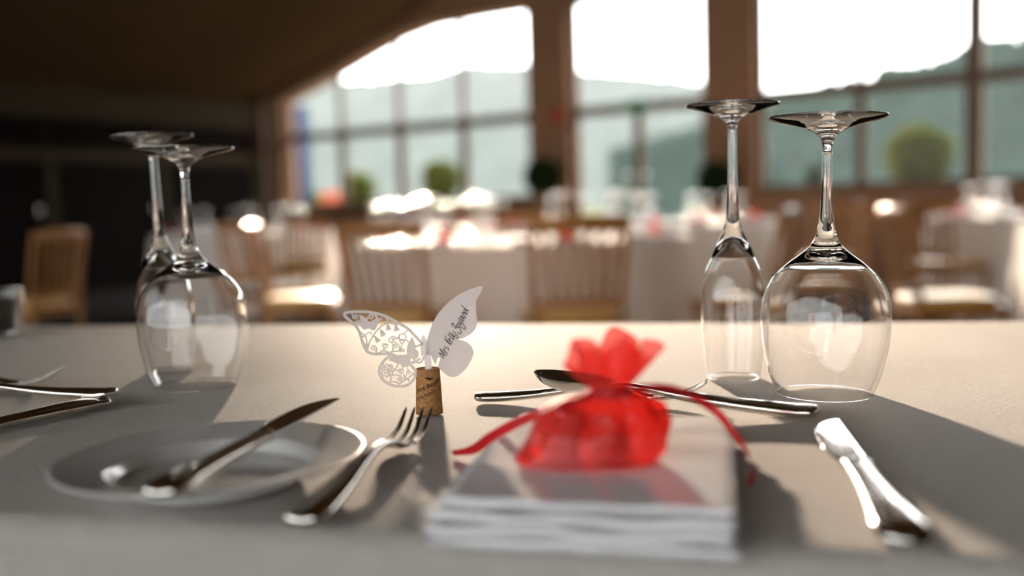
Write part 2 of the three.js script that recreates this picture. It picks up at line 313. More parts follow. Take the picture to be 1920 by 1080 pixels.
{
  const t = thing('flower_planter', 'blurred orange-red flower planter outside the lower corner of the wide window', 'planter', [-3.05, 0, -17.2]);
  mesh('trough', box(0, .45, 0, .34, .9, .3), M.terracotta, t);
  mesh('blooms', leafBall(.2, 500, .07, .3).translate(0, 1.08, 0), M.terracotta, t);
  const p = thing('awning_panel', 'dark blue upright cloth panel outside the first pane of the wide window', 'panel', [-3.62, 0, -17.2], .3);
  mesh('cloth', grid(24, 4, (a, b) => [lerp(-.22, .22, a), b * 2.75, .02 * Math.sin(a * 20)]), M.blueCloth, p);
  mesh('pole', new THREE.CylinderGeometry(.03, .03, 2.9, 10).translate(-.24, 1.45, 0), M.whiteFrame, p);
  const hedge = thing('hedge', 'low bright green hedge outside below the dark blue panel', 'hedge', [-3.75, 0, -18.6]);
  mesh('leaves', leafBall(.34, 900, .07, .3).translate(0, 1.02, 0), M.leafSun, hedge); mesh('stem', tube([[0, 0, 0], [0, .5, 0], [0, 1, 0]], .03, 6, 6), M.bark, hedge);
  const e = hallPoint(-5.31, 2.03, -.06), s = thing('exit_sign', 'small green sign box over the meeting of the double doors', 'sign', [e.x, e.y - .06, e.z], HALL_TURN);
  mesh('case', box(0, .06, 0, .26, .12, .05), M.greenSign, s); mesh('bracket', box(0, .13, 0, .2, .02, .03), M.frameBrown, s);
  const f = hallPoint(-6.33, 2.0, .03), r = thing('call_point', 'small dark red box on the brown pillar left of the double doors', 'box', [f.x, f.y, f.z], HALL_TURN);
  mesh('case', box(0, 0, 0, .12, .16, .06), M.redBox, r); mesh('button', new THREE.CylinderGeometry(.02, .02, .02, 14).rotateX(Math.PI / 2).translate(0, 0, .035), M.frameBrown, r);
}

// ------------------------------------------------------------------ glasses, standing on their rims
// outer profile [radius, height] from the rim up to the foot
function makeGlass(bowlOuter, solidOuter, dome, wall, seg, n) {
  const o = smooth(bowlOuter, n), inner = o.map(([r, y], i) => [r - wall * lerp(.75, 1.5, (i / o.length) ** 3), y]);
  inner[0][1] += .0002;
  const bowl = lathe([...inner.slice().reverse(), [o[0][0] - wall * .4, -0.00015], ...o], seg);
  const so = smooth(solidOuter, n * 2), sd = smooth(dome, Math.round(n * .7));
  const solid = lathe([...sd, ...so, [0, so[so.length - 1][1]]], seg);
  return [bowl, solid];
}
const W = .000415, wineBowl = [[88, 0], [95, 18], [102, 37], [109.5, 66], [115.5, 98], [118.6, 135], [118, 160], [115, 183], [109, 202], [100, 217], [91, 229], [80, 240]].map(([r, y]) => [r * W, y * W]);
const wineSolid = [[80, 240], [66, 252], [52, 262], [38, 273], [30, 281], [24, 290], [19, 302], [16, 316], [13.5, 330], [11.5, 355], [10, 385], [9, 415], [8.6, 445], [9, 464], [10.5, 474], [15, 484], [25, 493], [45, 502], [68, 508], [90, 513], [103, 517], [107.3, 519.3], [107.6, 521.5], [105.5, 523], [100, 522.6], [80, 520.4], [55, 517.4], [28, 515], [0, 514.2]].map(([r, y]) => [r * W, y * W]);
const wineDome = [[0, 265], [24, 263.5], [44, 258], [62, 250], [77, 239.6]].map(([r, y]) => [r * W, y * W]);
const F = .000461, fluteBowl = [[49, 0], [53, 30], [55.5, 55], [59, 100], [60.8, 135], [61.2, 155], [60, 172], [57.5, 185], [54, 198], [48, 212], [41, 228]].map(([r, y]) => [r * F, y * F]);
const fluteSolid = [[41, 228], [34, 245], [27, 260], [21, 274], [16, 287], [13, 300], [11, 320], [9.5, 355], [8.6, 400], [8.2, 440], [8.4, 465], [10, 474], [15, 482], [27, 490], [48, 498], [68, 504], [81, 507], [85.5, 509.3], [86, 511.4], [84, 513], [78, 512.4], [62, 510.6], [42, 508.2], [20, 506.4], [0, 505.8]].map(([r, y]) => [r * F, y * F]);
const fluteDome = [[0, 264], [9, 261], [19, 251], [29, 240], [38.6, 227.6]].map(([r, y]) => [r * F, y * F]);
const glassThing = (name, geos, label, p, lean = [0, 0]) => {
  const t = thing(name, label, 'glass', p); t.rotation.set(lean[0], 0, lean[1]);
  mesh('bowl_and_stem', geos[0], M.glass, t); mesh('foot', geos[1], M.glass, t); return t;
};
function makeSolidGlass(bowlOuter, solidOuter, dome, wall, split, seg, n) {   // blown bowl and drawn stem in one body, the pressed foot joined on top
  const o = smooth(bowlOuter, n), inner = o.map(([r, y], i) => [r - wall * lerp(.8, 1.6, (i / o.length) ** 4), y]), so = smooth(solidOuter, n * 3), at = so.findIndex(([, y]) => y > split);
  const stem = so.slice(1, at), foot = so.slice(at), sd = smooth(dome, n), y0 = stem[stem.length - 1][1];
  return [lathe([...sd.slice(0, -1), ...inner.slice(1).reverse(), [o[0][0] - wall * .72, .0002], [o[0][0] - wall * .4, -.0001], [o[0][0] - wall * .08, .0002], ...o.slice(1), ...stem, [0, y0]], seg), lathe([[0, y0 + .00004], [foot[0][0], y0 + .00004], ...foot.slice(1), [0, foot[foot.length - 1][1]]], seg)];
}
const wineGeo = makeSolidGlass(wineBowl, wineSolid, wineDome, .0011, 455 * W, 128, 60), fluteGeo = makeSolidGlass(fluteBowl, fluteSolid, fluteDome, .0010, 468 * F, 128, 60);
const TOP = 0.76, YT = TOP + .0006;
glassThing('wine_glass', wineGeo, 'large upturned wine glass furthest right, above the dinner knife', [.2438, YT, -.777], [0, -.02]);
glassThing('champagne_flute', fluteGeo, 'upturned champagne flute beside the right wine glass, in front of the dark ball tree', [.1915, YT, -.8625], [0, -.008]);
glassThing('wine_glass', wineGeo, 'upturned wine glass above the side plate, overlapping a flute', [-.2925, YT, -.907], [0, 0.002]);
glassThing('champagne_flute', fluteGeo, 'upturned champagne flute standing behind the left wine glass', [-.348, YT, -.998], [0, .02]);

// ------------------------------------------------------------------ the long dining table's cloth
const ET = V(.9748, 0, .2231), NT = V(.2231, 0, -.9748), TABLE_TURN = -12.9 * Math.PI / 180;
{
  const n0 = .437, n1 = 1.303, s0 = -1.7, s1 = 1.9, R = .016, prof = [], drop = .72;
  for (let i = 0; i <= 26; i++) prof.push([n0, TOP - R - drop * (1 - i / 26), -1]);
  for (let i = 1; i <= 7; i++) { const a = i / 8 * Math.PI / 2; prof.push([n0 + R * (1 - Math.cos(a)), TOP - R * (1 - Math.sin(a)), 0]); }
  for (let i = 0; i <= 120; i++) prof.push([lerp(n0 + R, n1 - R, i / 120), TOP, 0]);
  for (let i = 1; i <= 7; i++) { const a = i / 8 * Math.PI / 2; prof.push([n1 - R * (1 - Math.sin(a)), TOP - R * (1 - Math.cos(a)), 0]); }
  for (let i = 0; i <= 26; i++) prof.push([n1, TOP - R - drop * i / 26, 1]);
  const len = [0]; for (let i = 1; i < prof.length; i++) len.push(len[i - 1] + Math.hypot(prof[i][0] - prof[i - 1][0], prof[i][1] - prof[i - 1][1]));
  const side = grid(420, prof.length - 1, (u, v) => {
    const s = lerp(s0, s1, u), [n, y, d] = prof[Math.round(v * (prof.length - 1))];
    const down = d ? (TOP - R - y) / drop : 0, fold = d * (.004 + .045 * down) * down ** .35 * (Math.sin(s * 21 + 1.2 * Math.sin(s * 5)) * .6 + .7 * noise(s * 6, d * 4) + .4);
    const lift = d ? 0 : -.0004 + .0007 * fbm(s * 5, n * 5, 1, 3);
    return [s, y + lift, -(n + fold * 1)];
  }, false, (u, v) => [lerp(s0, s1, u), len[Math.round(v * (prof.length - 1))]]);
  const end = (s, dir) => grid(60, 12, (u, v) => { const n = lerp(n0, n1, u); return [s + dir * .04 * v * Math.sin(u * 22), lerp(TOP, .02, v), -n]; }, false, (u, v) => [u * .87, v * .74]);
  const cloth = mesh('tablecloth', mergeGeometries([side, end(s0, -1), end(s1, 1)].map((g) => g.toNonIndexed())), M.tableLinen);
  cloth.geometry = mergeVertices(cloth.geometry); cloth.rotation.y = TABLE_TURN;
  tag(cloth, 'white linen tablecloth over the long near table, carrying the place setting', 'tablecloth');
}

// ------------------------------------------------------------------ cutlery. Built along +x from the handle's end, lying on y = 0
const aim = (o, a, b) => { o.position.set(a[0], a[1], a[2]); const d = V(b[0] - a[0], b[1] - a[1], b[2] - a[2]); o.rotation.order = 'YXZ'; o.rotation.y = Math.atan2(-d.z, d.x); o.rotation.z = Math.atan2(d.y, Math.hypot(d.x, d.z)); return o; };
function forkParts(t, k = 1) {
  mesh('handle', loft([[0, .0048, .003, .0016, 0, 0, 2], [.0016, .0048, .0075, .0032], [.006, .0046, .0104, .0040], [.014, .0046, .0114, .0042], [.03, .0052, .0106, .0043], [.055, .0070, .0084, .0038], [.085, .0104, .0056, .0032], [.112, .0128, .0040, .0026], [.130, .0123, .0040, .0022], [.140, .0105, .0058, .0016], [.145, .0078, .0088, .0012, .0006], [.151, .0048, .0110, .0010, .0016], [.157, .0030, .0114, .0009, .0022], [.163, .0026, .0112, .0009, .0022]], 28, 90), M.steel, t);
  for (let i = 0; i < 4; i++) {
    const z = (i - 1.5) * .0061, c = .0021 * ((i - 1.5) / 1.5) ** 2;
    mesh('tine', loft([[.161, .0026 + c, .0025, .0009, 0, z * 1.02], [.176, .0034 + c, .0021, .0011, 0, z], [.190, .0066 + c * .7, .0018, .0011, 0, z], [.200, .0118 + c * .4, .0014, .0010, 0, z], [.2075, .0170, .0009, .0007, 0, z], [.2095, .0184, .0004, .0003, 0, z]], 12, 24), M.steel, t);
  }
}
function spoonParts(t) {
  mesh('handle', loft([[0, .0062, .003, .0016, 0, 0, 2], [.0016, .0062, .0072, .0032], [.006, .0058, .0098, .0040], [.014, .0050, .0104, .0042], [.03, .0048, .0094, .0043], [.055, .0050, .0072, .0038], [.085, .0064, .0050, .0032], [.110, .0086, .0037, .0021], [.126, .0092, .0038, .0019], [.134, .0090, .0050, .0016]], 26, 80), M.steel, t);
  mesh('bowl', loft([[.130, .0096, .0046, .0014, .0000], [.136, .0074, .0090, .0009, .0030], [.144, .0044, .0140, .0007, .0062], [.154, .0020, .0178, .0006, .0090], [.166, .0010, .0188, .0006, .0102], [.176, .0024, .0166, .0006, .0092], [.184, .0052, .0122, .0006, .0070], [.189, .0084, .0068, .0006, .0042], [.1915, .0112, .0020, .0005, .0016]], 40, 60), M.steel, t);
}
function knifeParts(t, flip = 1) {
  mesh('handle', loft([[0, .0040, .004, .0015, 0, 0, 2.2], [.0018, .0042, .0092, .0032, 0, 0, 2.6], [.006, .0046, .0118, .0042, 0, 0, 2.8], [.016, .0050, .0126, .0048, 0, 0, 2.9], [.035, .0050, .0113, .0048, 0, 0, 2.8], [.065, .0048, .0092, .0045, 0, 0, 2.6], [.100, .0046, .0078, .0042, 0, 0, 2.5], [.122, .0046, .0078, .0040, 0, 0, 2.5], [.1255, .0046, .0086, .0043, 0, 0, 2.5], [.1285, .0046, .0086, .0043, 0, 0, 2.5], [.1305, .0046, .0070, .0030, 0, 0, 2.5]], 30, 80), M.steel, t);
  const top = .0078, ed = [[.129, .0064], [.133, .0070], [.139, .0098], [.150, .0120], [.170, .0136], [.195, .0138], [.215, .0120], [.230, .0080], [.240, .0020], [.2450, -.0040], [.2462, -.0066]];
  mesh('blade', loft(ed.map(([x, e], i) => [x, .0046, (top + e) / 2, i === ed.length - 1 ? .0003 : lerp(.0011, .0007, i / ed.length), 0, flip * (top - (top + e) / 2), 4.2]), 26, 60), M.blade, t);
}
{
  const f = thing('dinner_fork', 'steel dinner fork lying tines up between the side plate and the napkin', 'fork'); forkParts(f); aim(f, [-.1075, YT, -.4745], [-.0672, YT, -.6780]);
  const k = thing('dinner_knife', 'broad steel dinner knife lying alone to the right of the napkin', 'knife'); knifeParts(k); aim(k, [.1685, YT, -.4215], [.2115, YT, -.6690]);
  const d = thing('dessert_fork', 'dessert fork behind the red pouch, its tines curving up beside the flute', 'fork'); forkParts(d); d.scale.setScalar(.875); aim(d, [-.0325, YT, -.788], [.1520, YT + .002, -.7480]);
  const s = thing('dessert_spoon', 'dessert spoon behind the red pouch, its handle reaching right of the napkin', 'spoon'); spoonParts(s); s.scale.setScalar(1.12); aim(s, [.2095, YT, -.6800], [.0400, TOP + .0115, -.7580]);
}

// ------------------------------------------------------------------ side plate with its knife
{
  const p = thing('side_plate', 'white china side plate with a raised rim, a knife lying across it', 'plate', [-.176, YT, -.568]);
  const prof = [[0, .0030], [.040, .0030], [.0505, .0032], [.0545, .0044], [.0562, .0072], [.0578, .0104], [.0592, .0122], [.0615, .0132], [.072, .0153], [.0835, .0176], [.0862, .0180], [.0870, .0174], [.0866, .0163], [.072, .0128], [.060, .0098], [.055, .0050], [.051, .0018], [.047, .0004], [.044, .0000], [.042, .0012], [0, .0012]];
  mesh('dish', lathe([[0, .003], ...smooth(prof.slice(1, 20), 140), [0, .0012]], 128), M.china, p);
  const k = thing('butter_knife', 'small steel knife resting across the white side plate', 'knife'); knifeParts(k, 1); k.scale.setScalar(.89);
  aim(k, [-.1735, TOP + .0195, -.468], [-.1275, TOP + .0225, -.6835]); k.rotation.x = 0;
  k.children[1].rotation.x = 0;
}

// ------------------------------------------------------------------ folded napkin: four thick folds, lower ones reaching further forward
{
  const t = thing('napkin', 'white linen napkin folded into a thick oblong under the red pouch', 'napkin', [.0525, TOP, -.5345], -12.4 * Math.PI / 180);
  const ring = []; { const m = 26; for (let i = 0; i <= m; i++) ring.push([lerp(1, -1, i / m), 1]); for (let i = 1; i < 8; i++) { const a = i / 8 * Math.PI; ring.push([-1, Math.cos(a), -Math.sin(a)]); } for (let i = 0; i <= m; i++) ring.push([lerp(-1, 1, i / m), -1]); for (let i = 1; i < 8; i++) { const a = i / 8 * Math.PI; ring.push([1, -Math.cos(a), Math.sin(a)]); } }
  for (let k = 0; k < 4; k++) {
    const th = .0022, yc = .0026 + k * .0050, front = [.106, .103, .098, .093][k], back = -.102 + k * .001, x0 = -.0790 + [.004, .001, 0, .006][k] + .02 * 0, x1 = .0660 - [0, .002, .001, .0015][k];
    const g = grid(ring.length, 40, (u, v) => {
      const q = ring[Math.round(u * ring.length) % ring.length], xx = lerp(x0, x1, v), mid = (front + back) / 2, half = (front - back) / 2;
      const taper = 1; const z = mid - q[0] * half * taper - (q[2] ?? 0) * -th * 1.1, edge = Math.min(1, Math.min(v, 1 - v) * 22), thick = th * Math.sqrt(Math.max(.05, edge * (2 - edge)));
      const wave = .0010 * noise(xx * 24 + k * 5, z * 18, k) + .0022 * smoothstep(z, .04, .1) * noise(xx * 34, k * 7.7, 3) + (k === 0 ? -.001 * smoothstep(xx, .03, .066) * smoothstep(z, .05, .1) : 0);
      const puff = k === 3 ? .0012 * noise(xx * 20 + 3, z * 26 + 1, 5) + .0012 * Math.sin((z + .1) * 30) * smoothstep(z, -.06, .04) * .5 : 0;
      return [xx + .0015 * noise(z * 30, k * 3, 1), Math.max(yc + q[1] * thick + wave + (q[1] > 0 ? puff : 0), .0006 + k * .0022), z];
    }, true, (u, v, p) => [p[0], p[2]]);
    mesh('fold', g, M.napkin, t);
  }
}

// ------------------------------------------------------------------ red organza pouch with sweets and drawstrings
{
  const BY = TOP + .0225, t = thing('favour_pouch', 'sheer red organza pouch gathered at the neck, standing on the napkin', 'pouch', [.0385, BY, -.516], -.03);
  const H = .0625, NECK = .0355, nx = .0112;
  const skin = (u, v) => {
    const a = u * 2 * Math.PI, c = Math.cos(a), s = Math.sin(a), y = v * H, b = y / NECK;
    if (y <= NECK) {                                            // body, pinched toward the neck
      const along = (k) => { let i = 0; while (i < k.length - 2 && b > k[i + 1][0]) i++; return lerp(k[i][1], k[i + 1][1], smoothstep(b, k[i][0], k[i + 1][0]) * .5 + .5 * clamp((b - k[i][0]) / (k[i + 1][0] - k[i][0]), 0, 1)); };
      const left = along([[0, -.0395], [.3, -.0325], [.7, -.0245], [.86, -.0125], [1, nx - .0085]]), right = along([[0, .0355], [.15, .0392], [.5, .0395], [.8, .0345], [.92, .0270], [1, nx + .0085]]);
      const deep = along([[0, .0245], [.4, .0235], [.7, .0175], [.88, .0105], [1, .0072]]), k = smoothstep(b, .45, 1);
      const cx = (left + right) / 2, hw = (right - left) / 2, pl = 1 + smoothstep(b, .15, 1) * (.15 * Math.sin(a * 9 + 1) + .11 * Math.sin(a * 14)) + .035 * noise(c * 2 + 5, s * 2, y * 60);
      const pw = lerp(.62, 1, k), xx = Math.sign(c) * Math.abs(c) ** lerp(.85, 1, k);
      return [cx + hw * xx * pl, y + .001 * noise(a * 2, 4), deep * Math.sign(s) * Math.abs(s) ** pw * pl];
    }
    const q = (y - NECK) / (H - NECK), lobes = Math.sin(a * 5 + .5), wide = lerp(.0085, .0215, q ** .8), fold = 1 + .24 * q * lobes + .1 * q * Math.sin(a * 11);
    const lift = .0052 * q * (Math.sin(a * 5 + 2.1)) - .0075 * q * Math.abs(c) ** 3 * (c < 0 ? 1.3 : .8);
    return [nx + .0006 * q + wide * c * fold, y + lift, lerp(.0072, .0125, q) * s * (1 + .35 * q * Math.sin(a * 7))];
  };
  mesh('bag', grid(150, 60, skin, true), M.organza, t);
  mesh('base', grid(60, 6, (u, v) => { const p = skin(u, 0); return [lerp(-.0015, p[0], v), .0002, p[2] * v]; }, true), M.organza, t);
  mesh('seam', mesh('seam', tube([[-.0395, .0005, 0], [-.0325, .0107, 0], [-.0245, .0248, 0], [-.0125, .0305, 0], [.004, .0355, 0]], .0009, 30, 6), M.ribbon, t).geometry, M.ribbon, t);
  t.children.pop();
  const strap = (pts, w, tw = 0) => {                           // flat ribbon along a path
    const c = new THREE.CatmullRomCurve3(pts.map((p) => V(p[0], p[1], p[2]))), n = 70;
    return grid(4, n, (u, v) => { const p = c.getPoint(v), d = c.getTangent(v), side = V(0, 1, 0).cross(d).normalize(), up = d.clone().cross(side); const ang = tw * v + .7, o = side.multiplyScalar(Math.cos(ang)).add(up.multiplyScalar(Math.sin(ang))); const ww = w * (1 - .35 * smoothstep(v, .85, 1)); return [p.x + o.x * ww * (u - .5), p.y + o.y * ww * (u - .5), p.z + o.z * ww * (u - .5)]; });
  };
  const L = (p) => { const v = V(p[0] - .0385, p[1] - BY, p[2] + .528 - .0).applyAxisAngle(V(0, 1, 0), .03); return [v.x, v.y, v.z]; };
  mesh('drawstring', strap([[.046, .8175, -.523], [.034, .8135, -.5255], [.024, .807, -.5400], [.0085, .7965, -.568], [-.0035, .7865, -.590], [-.0165, .7760, -.606], [-.0270, .7665, -.617], [-.0405, .7622, -.626]].map(L), .0062, .5), M.ribbon, t);
  mesh('drawstring', strap([[.056, .8175, -.523], [.067, .8175, -.531], [.083, .8145, -.546], [.100, .806, -.560], [.113, .7965, -.5625], [.1205, .786, -.556], [.1265, .776, -.549], [.1275, .767, -.5435], [.1245, .7617, -.537]].map(L), .0048, 1.6), M.ribbon, t);
  mesh('tie', new THREE.TorusGeometry(.0082, .0016, 10, 40).rotateX(Math.PI / 2).scale(1.15, 1.4, .95).translate(nx + .0005, NECK - .001, 0), M.ribbon, t);
  // sweets: chalky discs in two leaning stacks
  const disc = lathe([[0, 0], [.0085, 0], [.0102, .0006], [.0108, .0018], [.0108, .0042], [.0102, .0054], [.0088, .0060], [.0082, .0054], [.003, .0052], [0, .0052]], 40);
  const words = ['topmost', 'second from the top', 'third from the top', 'bottom'];
  for (let i = 0; i < 4; i++) { const s = mesh('sweet', disc, i % 2 ? M.sweetCream : M.sweet); s.position.set(.0232 + .0012 * (3 - i), BY + .0010 + (3 - i) * .0062, -.5165 - .0006 * i); s.rotation.set(.03 * (i - 1), .4 * i, i === 0 ? -.12 : .02); tag(s, 'round pale sweet inside the red pouch, ' + words[i] + ' in the taller stack', 'sweet', 'sweets in the red pouch'); }
  for (let i = 0; i < 3; i++) { const s = mesh('sweet', disc, i === 1 ? M.sweetCream : M.sweet); s.position.set(.0468 + .0005 * i, BY + .0010 + (2 - i) * .0062, -.5125); s.rotation.set(.02, .5 * i, .02 * (i - 1)); tag(s, 'round pale sweet inside the red pouch, ' + ['topmost', 'middle one', 'bottom'][i] + ' in the shorter stack', 'sweet', 'sweets in the red pouch'); }
}

// ------------------------------------------------------------------ place card: cut paper butterfly standing in a cork
// contours(canvas): outlines of what is drawn, as shapes with holes
function contours(cv, step) {
  const w = Math.floor(cv.width / step), h = Math.floor(cv.height / step), d = cv.getContext('2d').getImageData(0, 0, cv.width, cv.height).data;
  const a = (x, y) => (x < 0 || y < 0 || x >= w || y >= h ? 0 : d[((y * step) * cv.width + x * step) * 4 + 3] / 255), next = new Map();
  const key = (p) => Math.round(p[0] * 64) + ',' + Math.round(p[1] * 64), cut = (x0, y0, x1, y1) => { const p = a(x0, y0), q = a(x1, y1), t = clamp((.5 - p) / (q - p || 1), .02, .98); return [lerp(x0, x1, t), lerp(y0, y1, t)]; };
  for (let y = -1; y < h; y++) for (let x = -1; x < w; x++) {
    const b = [a(x, y) > .5, a(x + 1, y) > .5, a(x + 1, y + 1) > .5, a(x, y + 1) > .5], e = [() => cut(x, y, x + 1, y), () => cut(x + 1, y, x + 1, y + 1), () => cut(x, y + 1, x + 1, y + 1), () => cut(x, y, x, y + 1)];
    const go = (i, j) => { const p = e[i](), q = e[j](); next.set(key(p), [p, q]); };
    const c = b[0] * 8 + b[1] * 4 + b[2] * 2 + b[3] * 1;
    if (c === 1) go(3, 2); else if (c === 2) go(2, 1); else if (c === 3) go(3, 1); else if (c === 4) go(1, 0); else if (c === 5) { go(3, 0); go(1, 2); } else if (c === 6) go(2, 0); else if (c === 7) go(3, 0);
    else if (c === 8) go(0, 3); else if (c === 9) go(0, 2); else if (c === 10) { go(0, 1); go(2, 3); } else if (c === 11) go(0, 1); else if (c === 12) go(1, 3); else if (c === 13) go(1, 2); else if (c === 14) go(2, 3);
  }
  const loops = [];
  while (next.size) {
    let [k, [p, q]] = next.entries().next().value; const loop = [];
    while (next.has(k)) { const s = next.get(k); next.delete(k); loop.push(s[0]); k = key(s[1]); }
    if (loop.length > 8) loops.push(loop);
  }
  const thin = (l) => { const o = []; const N = l.length; for (let i = 0; i < N; i++) { const p = l[(i + N - 1) % N], c = l[i], n = l[(i + 1) % N]; o.push([(p[0] + 2 * c[0] + n[0]) / 4 * step, (p[1] + 2 * c[1] + n[1]) / 4 * step]); } return o.filter((_, i) => i % 2 === 0); };
  const area = (l) => l.reduce((s, p, i) => { const q = l[(i + 1) % l.length]; return s + p[0] * q[1] - q[0] * p[1]; }, 0) / 2;
  return loops.map(thin).filter((l) => Math.abs(area(l)) > 30).map((l) => [l, area(l)]);
}
const CARD_S = .748 / 1867;                                     // metres on the card per pixel of the photograph
{
  const t = thing('place_card', 'white cut-paper butterfly place card standing in the slit of a cork', 'place card', [-.0654, TOP + .0354, -.7472]);
  // left wing: drawn on a sheet 864 x 1080, cut out along its outlines
  const cv = document.createElement('canvas'); cv.width = 1728; cv.height = 2160; const x = cv.getContext('2d'); x.scale(2, 2); x.lineCap = x.lineJoin = 'round'; x.fillStyle = x.strokeStyle = '#fff';
  const curve = (pts, w, fill, close) => {
    x.beginPath(); const n = pts.length;
    if (close) { const m = (a, b) => [(a[0] + b[0]) / 2, (a[1] + b[1]) / 2]; const s = m(pts[n - 1], pts[0]); x.moveTo(...s); for (let i = 0; i < n; i++) x.quadraticCurveTo(...pts[i], ...m(pts[i], pts[(i + 1) % n])); x.closePath(); }
    else { x.moveTo(...pts[0]); for (let i = 1; i < n - 1; i++) x.quadraticCurveTo(...pts[i], ...(i === n - 2 ? pts[n - 1] : [(pts[i][0] + pts[i + 1][0]) / 2, (pts[i][1] + pts[i + 1][1]) / 2])); if (n === 2) x.lineTo(...pts[1]); }
    if (fill) x.fill(); else { x.lineWidth = w < 20 ? w * 1.35 : w; x.stroke(); }
  };
  const poly = (pts) => { x.beginPath(); pts.forEach((p, i) => (i ? x.lineTo(...p) : x.moveTo(...p))); x.closePath(); x.fill(); x.lineWidth = 7; x.stroke(); };
  const spiral = (cx, cy, r, a0, turns, w, dir = 1) => { const p = []; for (let i = 0; i <= 30; i++) { const f = i / 30, a = a0 + dir * f * turns * 6.283, q = r * (1 - .82 * f); p.push([cx + q * Math.cos(a), cy + q * Math.sin(a)]); } curve(p, w); };
  const A = (l) => l.map(([a, b]) => [a / 2, 162 + b / 2]), B = (l) => l.map(([a, b]) => [378 + a * .65, 378 + b * .65]);
  curve([[770, 600], [700, 512], [640, 438], [560, 385], [480, 330], [400, 288], [310, 256], [200, 240], [110, 238], [55, 242], [42, 256], [52, 285], [110, 338], [150, 385], [178, 440], [195, 515], [212, 590], [240, 645], [285, 672], [350, 680], [430, 680], [500, 702]], 27);
  curve([[480, 694], [425, 724], [372, 780], [343, 845], [360, 915], [400, 968], [470, 1012], [560, 1031], [630, 1018], [678, 972], [706, 920], [700, 872], [672, 836], [642, 800]], 27);
  poly([[195, 520], [232, 575], [250, 580], [262, 560], [248, 640], [300, 668], [240, 660]]);
  spiral(147, 284, 27, 2.6, 1.25, 9, -1); curve([[118, 246], [118, 280], [128, 300]], 10);
  x.fillStyle = '#fff'; poly(A([[375, 230], [440, 260], [500, 320], [545, 390], [600, 360], [700, 320], [780, 325], [740, 380], [690, 430], [680, 500], [640, 540], [590, 540], [555, 500], [530, 515], [510, 490], [480, 515], [430, 510], [400, 460], [410, 420], [430, 400], [390, 320]]));
  curve(A([[285, 365], [340, 325], [395, 330]]), 10); curve(A([[300, 370], [325, 430], [380, 445], [400, 400], [375, 380]]), 9);
  curve(A([[590, 215], [540, 270], [490, 325]]), 13); curve(A([[600, 215], [630, 270], [600, 320], [560, 300]]), 12); curve(A([[665, 235], [690, 290], [730, 330], [790, 330]]), 14); curve(A([[880, 330], [905, 380], [900, 430]]), 12);
  curve(A([[500, 930], [520, 810], [600, 670], [720, 515], [860, 415], [980, 430], [1080, 470]]), 10);
  curve(A([[375, 565], [450, 630], [492, 720], [482, 840]]), 9); curve(A([[410, 675], [490, 600], [565, 575], [590, 610], [555, 632]]), 8);
  const bell = (cx, cy, r, ang) => { x.save(); x.translate(cx, cy); x.rotate(ang); x.beginPath(); x.ellipse(0, 0, r * .8, r, 0, 0, 6.3); x.fill(); poly([[-r * .7, r * .3], [-r * 1.1, r * 1.75], [-r * .3, r * 1.35], [0, r * 1.85], [r * .4, r * 1.35], [r * 1.1, r * 1.65], [r * .7, r * .3]]); x.lineWidth = 6; x.beginPath(); x.moveTo(0, -r); x.lineTo(-r * .3, -r * 1.9); x.stroke(); x.restore(); };
  bell(338, 525, 20, -.5); bell(392, 462, 24, -.35); bell(452, 410, 21, -.1); bell(528, 420, 23, -.2);
  curve([[300, 500], [318, 505], [330, 512]], 7); curve([[365, 425], [380, 440]], 7); curve([[470, 374], [520, 390]], 8);
  spiral(302, 617, 31, 1.0, 1.35, 9, -1); curve([[333, 620], [334, 645], [325, 668]], 11);
  const heart = (cx, cy, r, w, ang = 0) => { x.save(); x.translate(cx, cy); x.rotate(ang); curve([[0, r], [-r, r * .3], [-r * .9, -r * .8], [-r * .15, -r * .75], [0, -r * .1], [r * .15, -r * .75], [r * .9, -r * .8], [r, r * .3]], w, false, true); x.restore(); };
  const rose = (cx, cy, r, w, petals, ph = 0) => { const p = []; for (let i = 0; i < petals * 4; i++) { const a = ph + i / (petals * 4) * 6.283, q = r * (1 + .17 * Math.cos(a * petals - ph)); p.push([cx + q * Math.cos(a), cy + q * Math.sin(a)]); } curve(p, w, false, true); };
  heart(415, 600, 24, 9, .2); curve([[408, 625], [402, 650], [350, 668]], 10); curve([[405, 645], [440, 668]], 12);
  heart(475, 547, 25, 9, 1.2); heart(500, 525, 17, 8, .3); curve([[498, 548], [515, 540], [545, 532]], 8); curve([[480, 572], [500, 600], [505, 612]], 8); curve([[330, 500], [300, 495]], 8); rose(586, 525, 34, 9, 5, .4); rose(580, 570, 20, 8, 4, .2); curve([[525, 535], [555, 520]], 8); curve([[505, 570], [545, 590], [555, 630], [548, 665]], 9); curve([[580, 590], [572, 630], [556, 664]], 8);
  curve([[440, 672], [500, 662], [560, 664]], 12); spiral(514, 616, 30, 2.2, 1.3, 9, 1); curve([[486, 640], [488, 662]], 10); spiral(586, 664, 22, 2.6, 1.3, 8, 1); curve([[608, 492], [625, 475], [640, 460]], 9); curve([[612, 552], [640, 575]], 8);
  poly(B([[470, 245], [435, 290], [400, 350], [382, 430], [380, 512], [330, 508], [220, 510], [150, 540], [105, 575], [160, 590], [220, 630], [260, 640], [285, 640], [290, 680], [330, 702], [390, 690], [415, 660], [410, 610], [440, 565], [480, 600], [530, 570], [552, 510], [538, 462], [500, 432], [515, 390], [490, 320]]));
  curve([[700, 642], [735, 626], [775, 612]], 14); curve([[640, 770], [665, 800], [690, 790]], 12); curve([[680, 800], [725, 775], [748, 760]], 14); curve([[690, 775], [752, 838], [785, 750]], 20); curve([[645, 805], [700, 880]], 18); curve([[480, 690], [520, 712]], 10); curve([[500, 705], [455, 735]], 8);
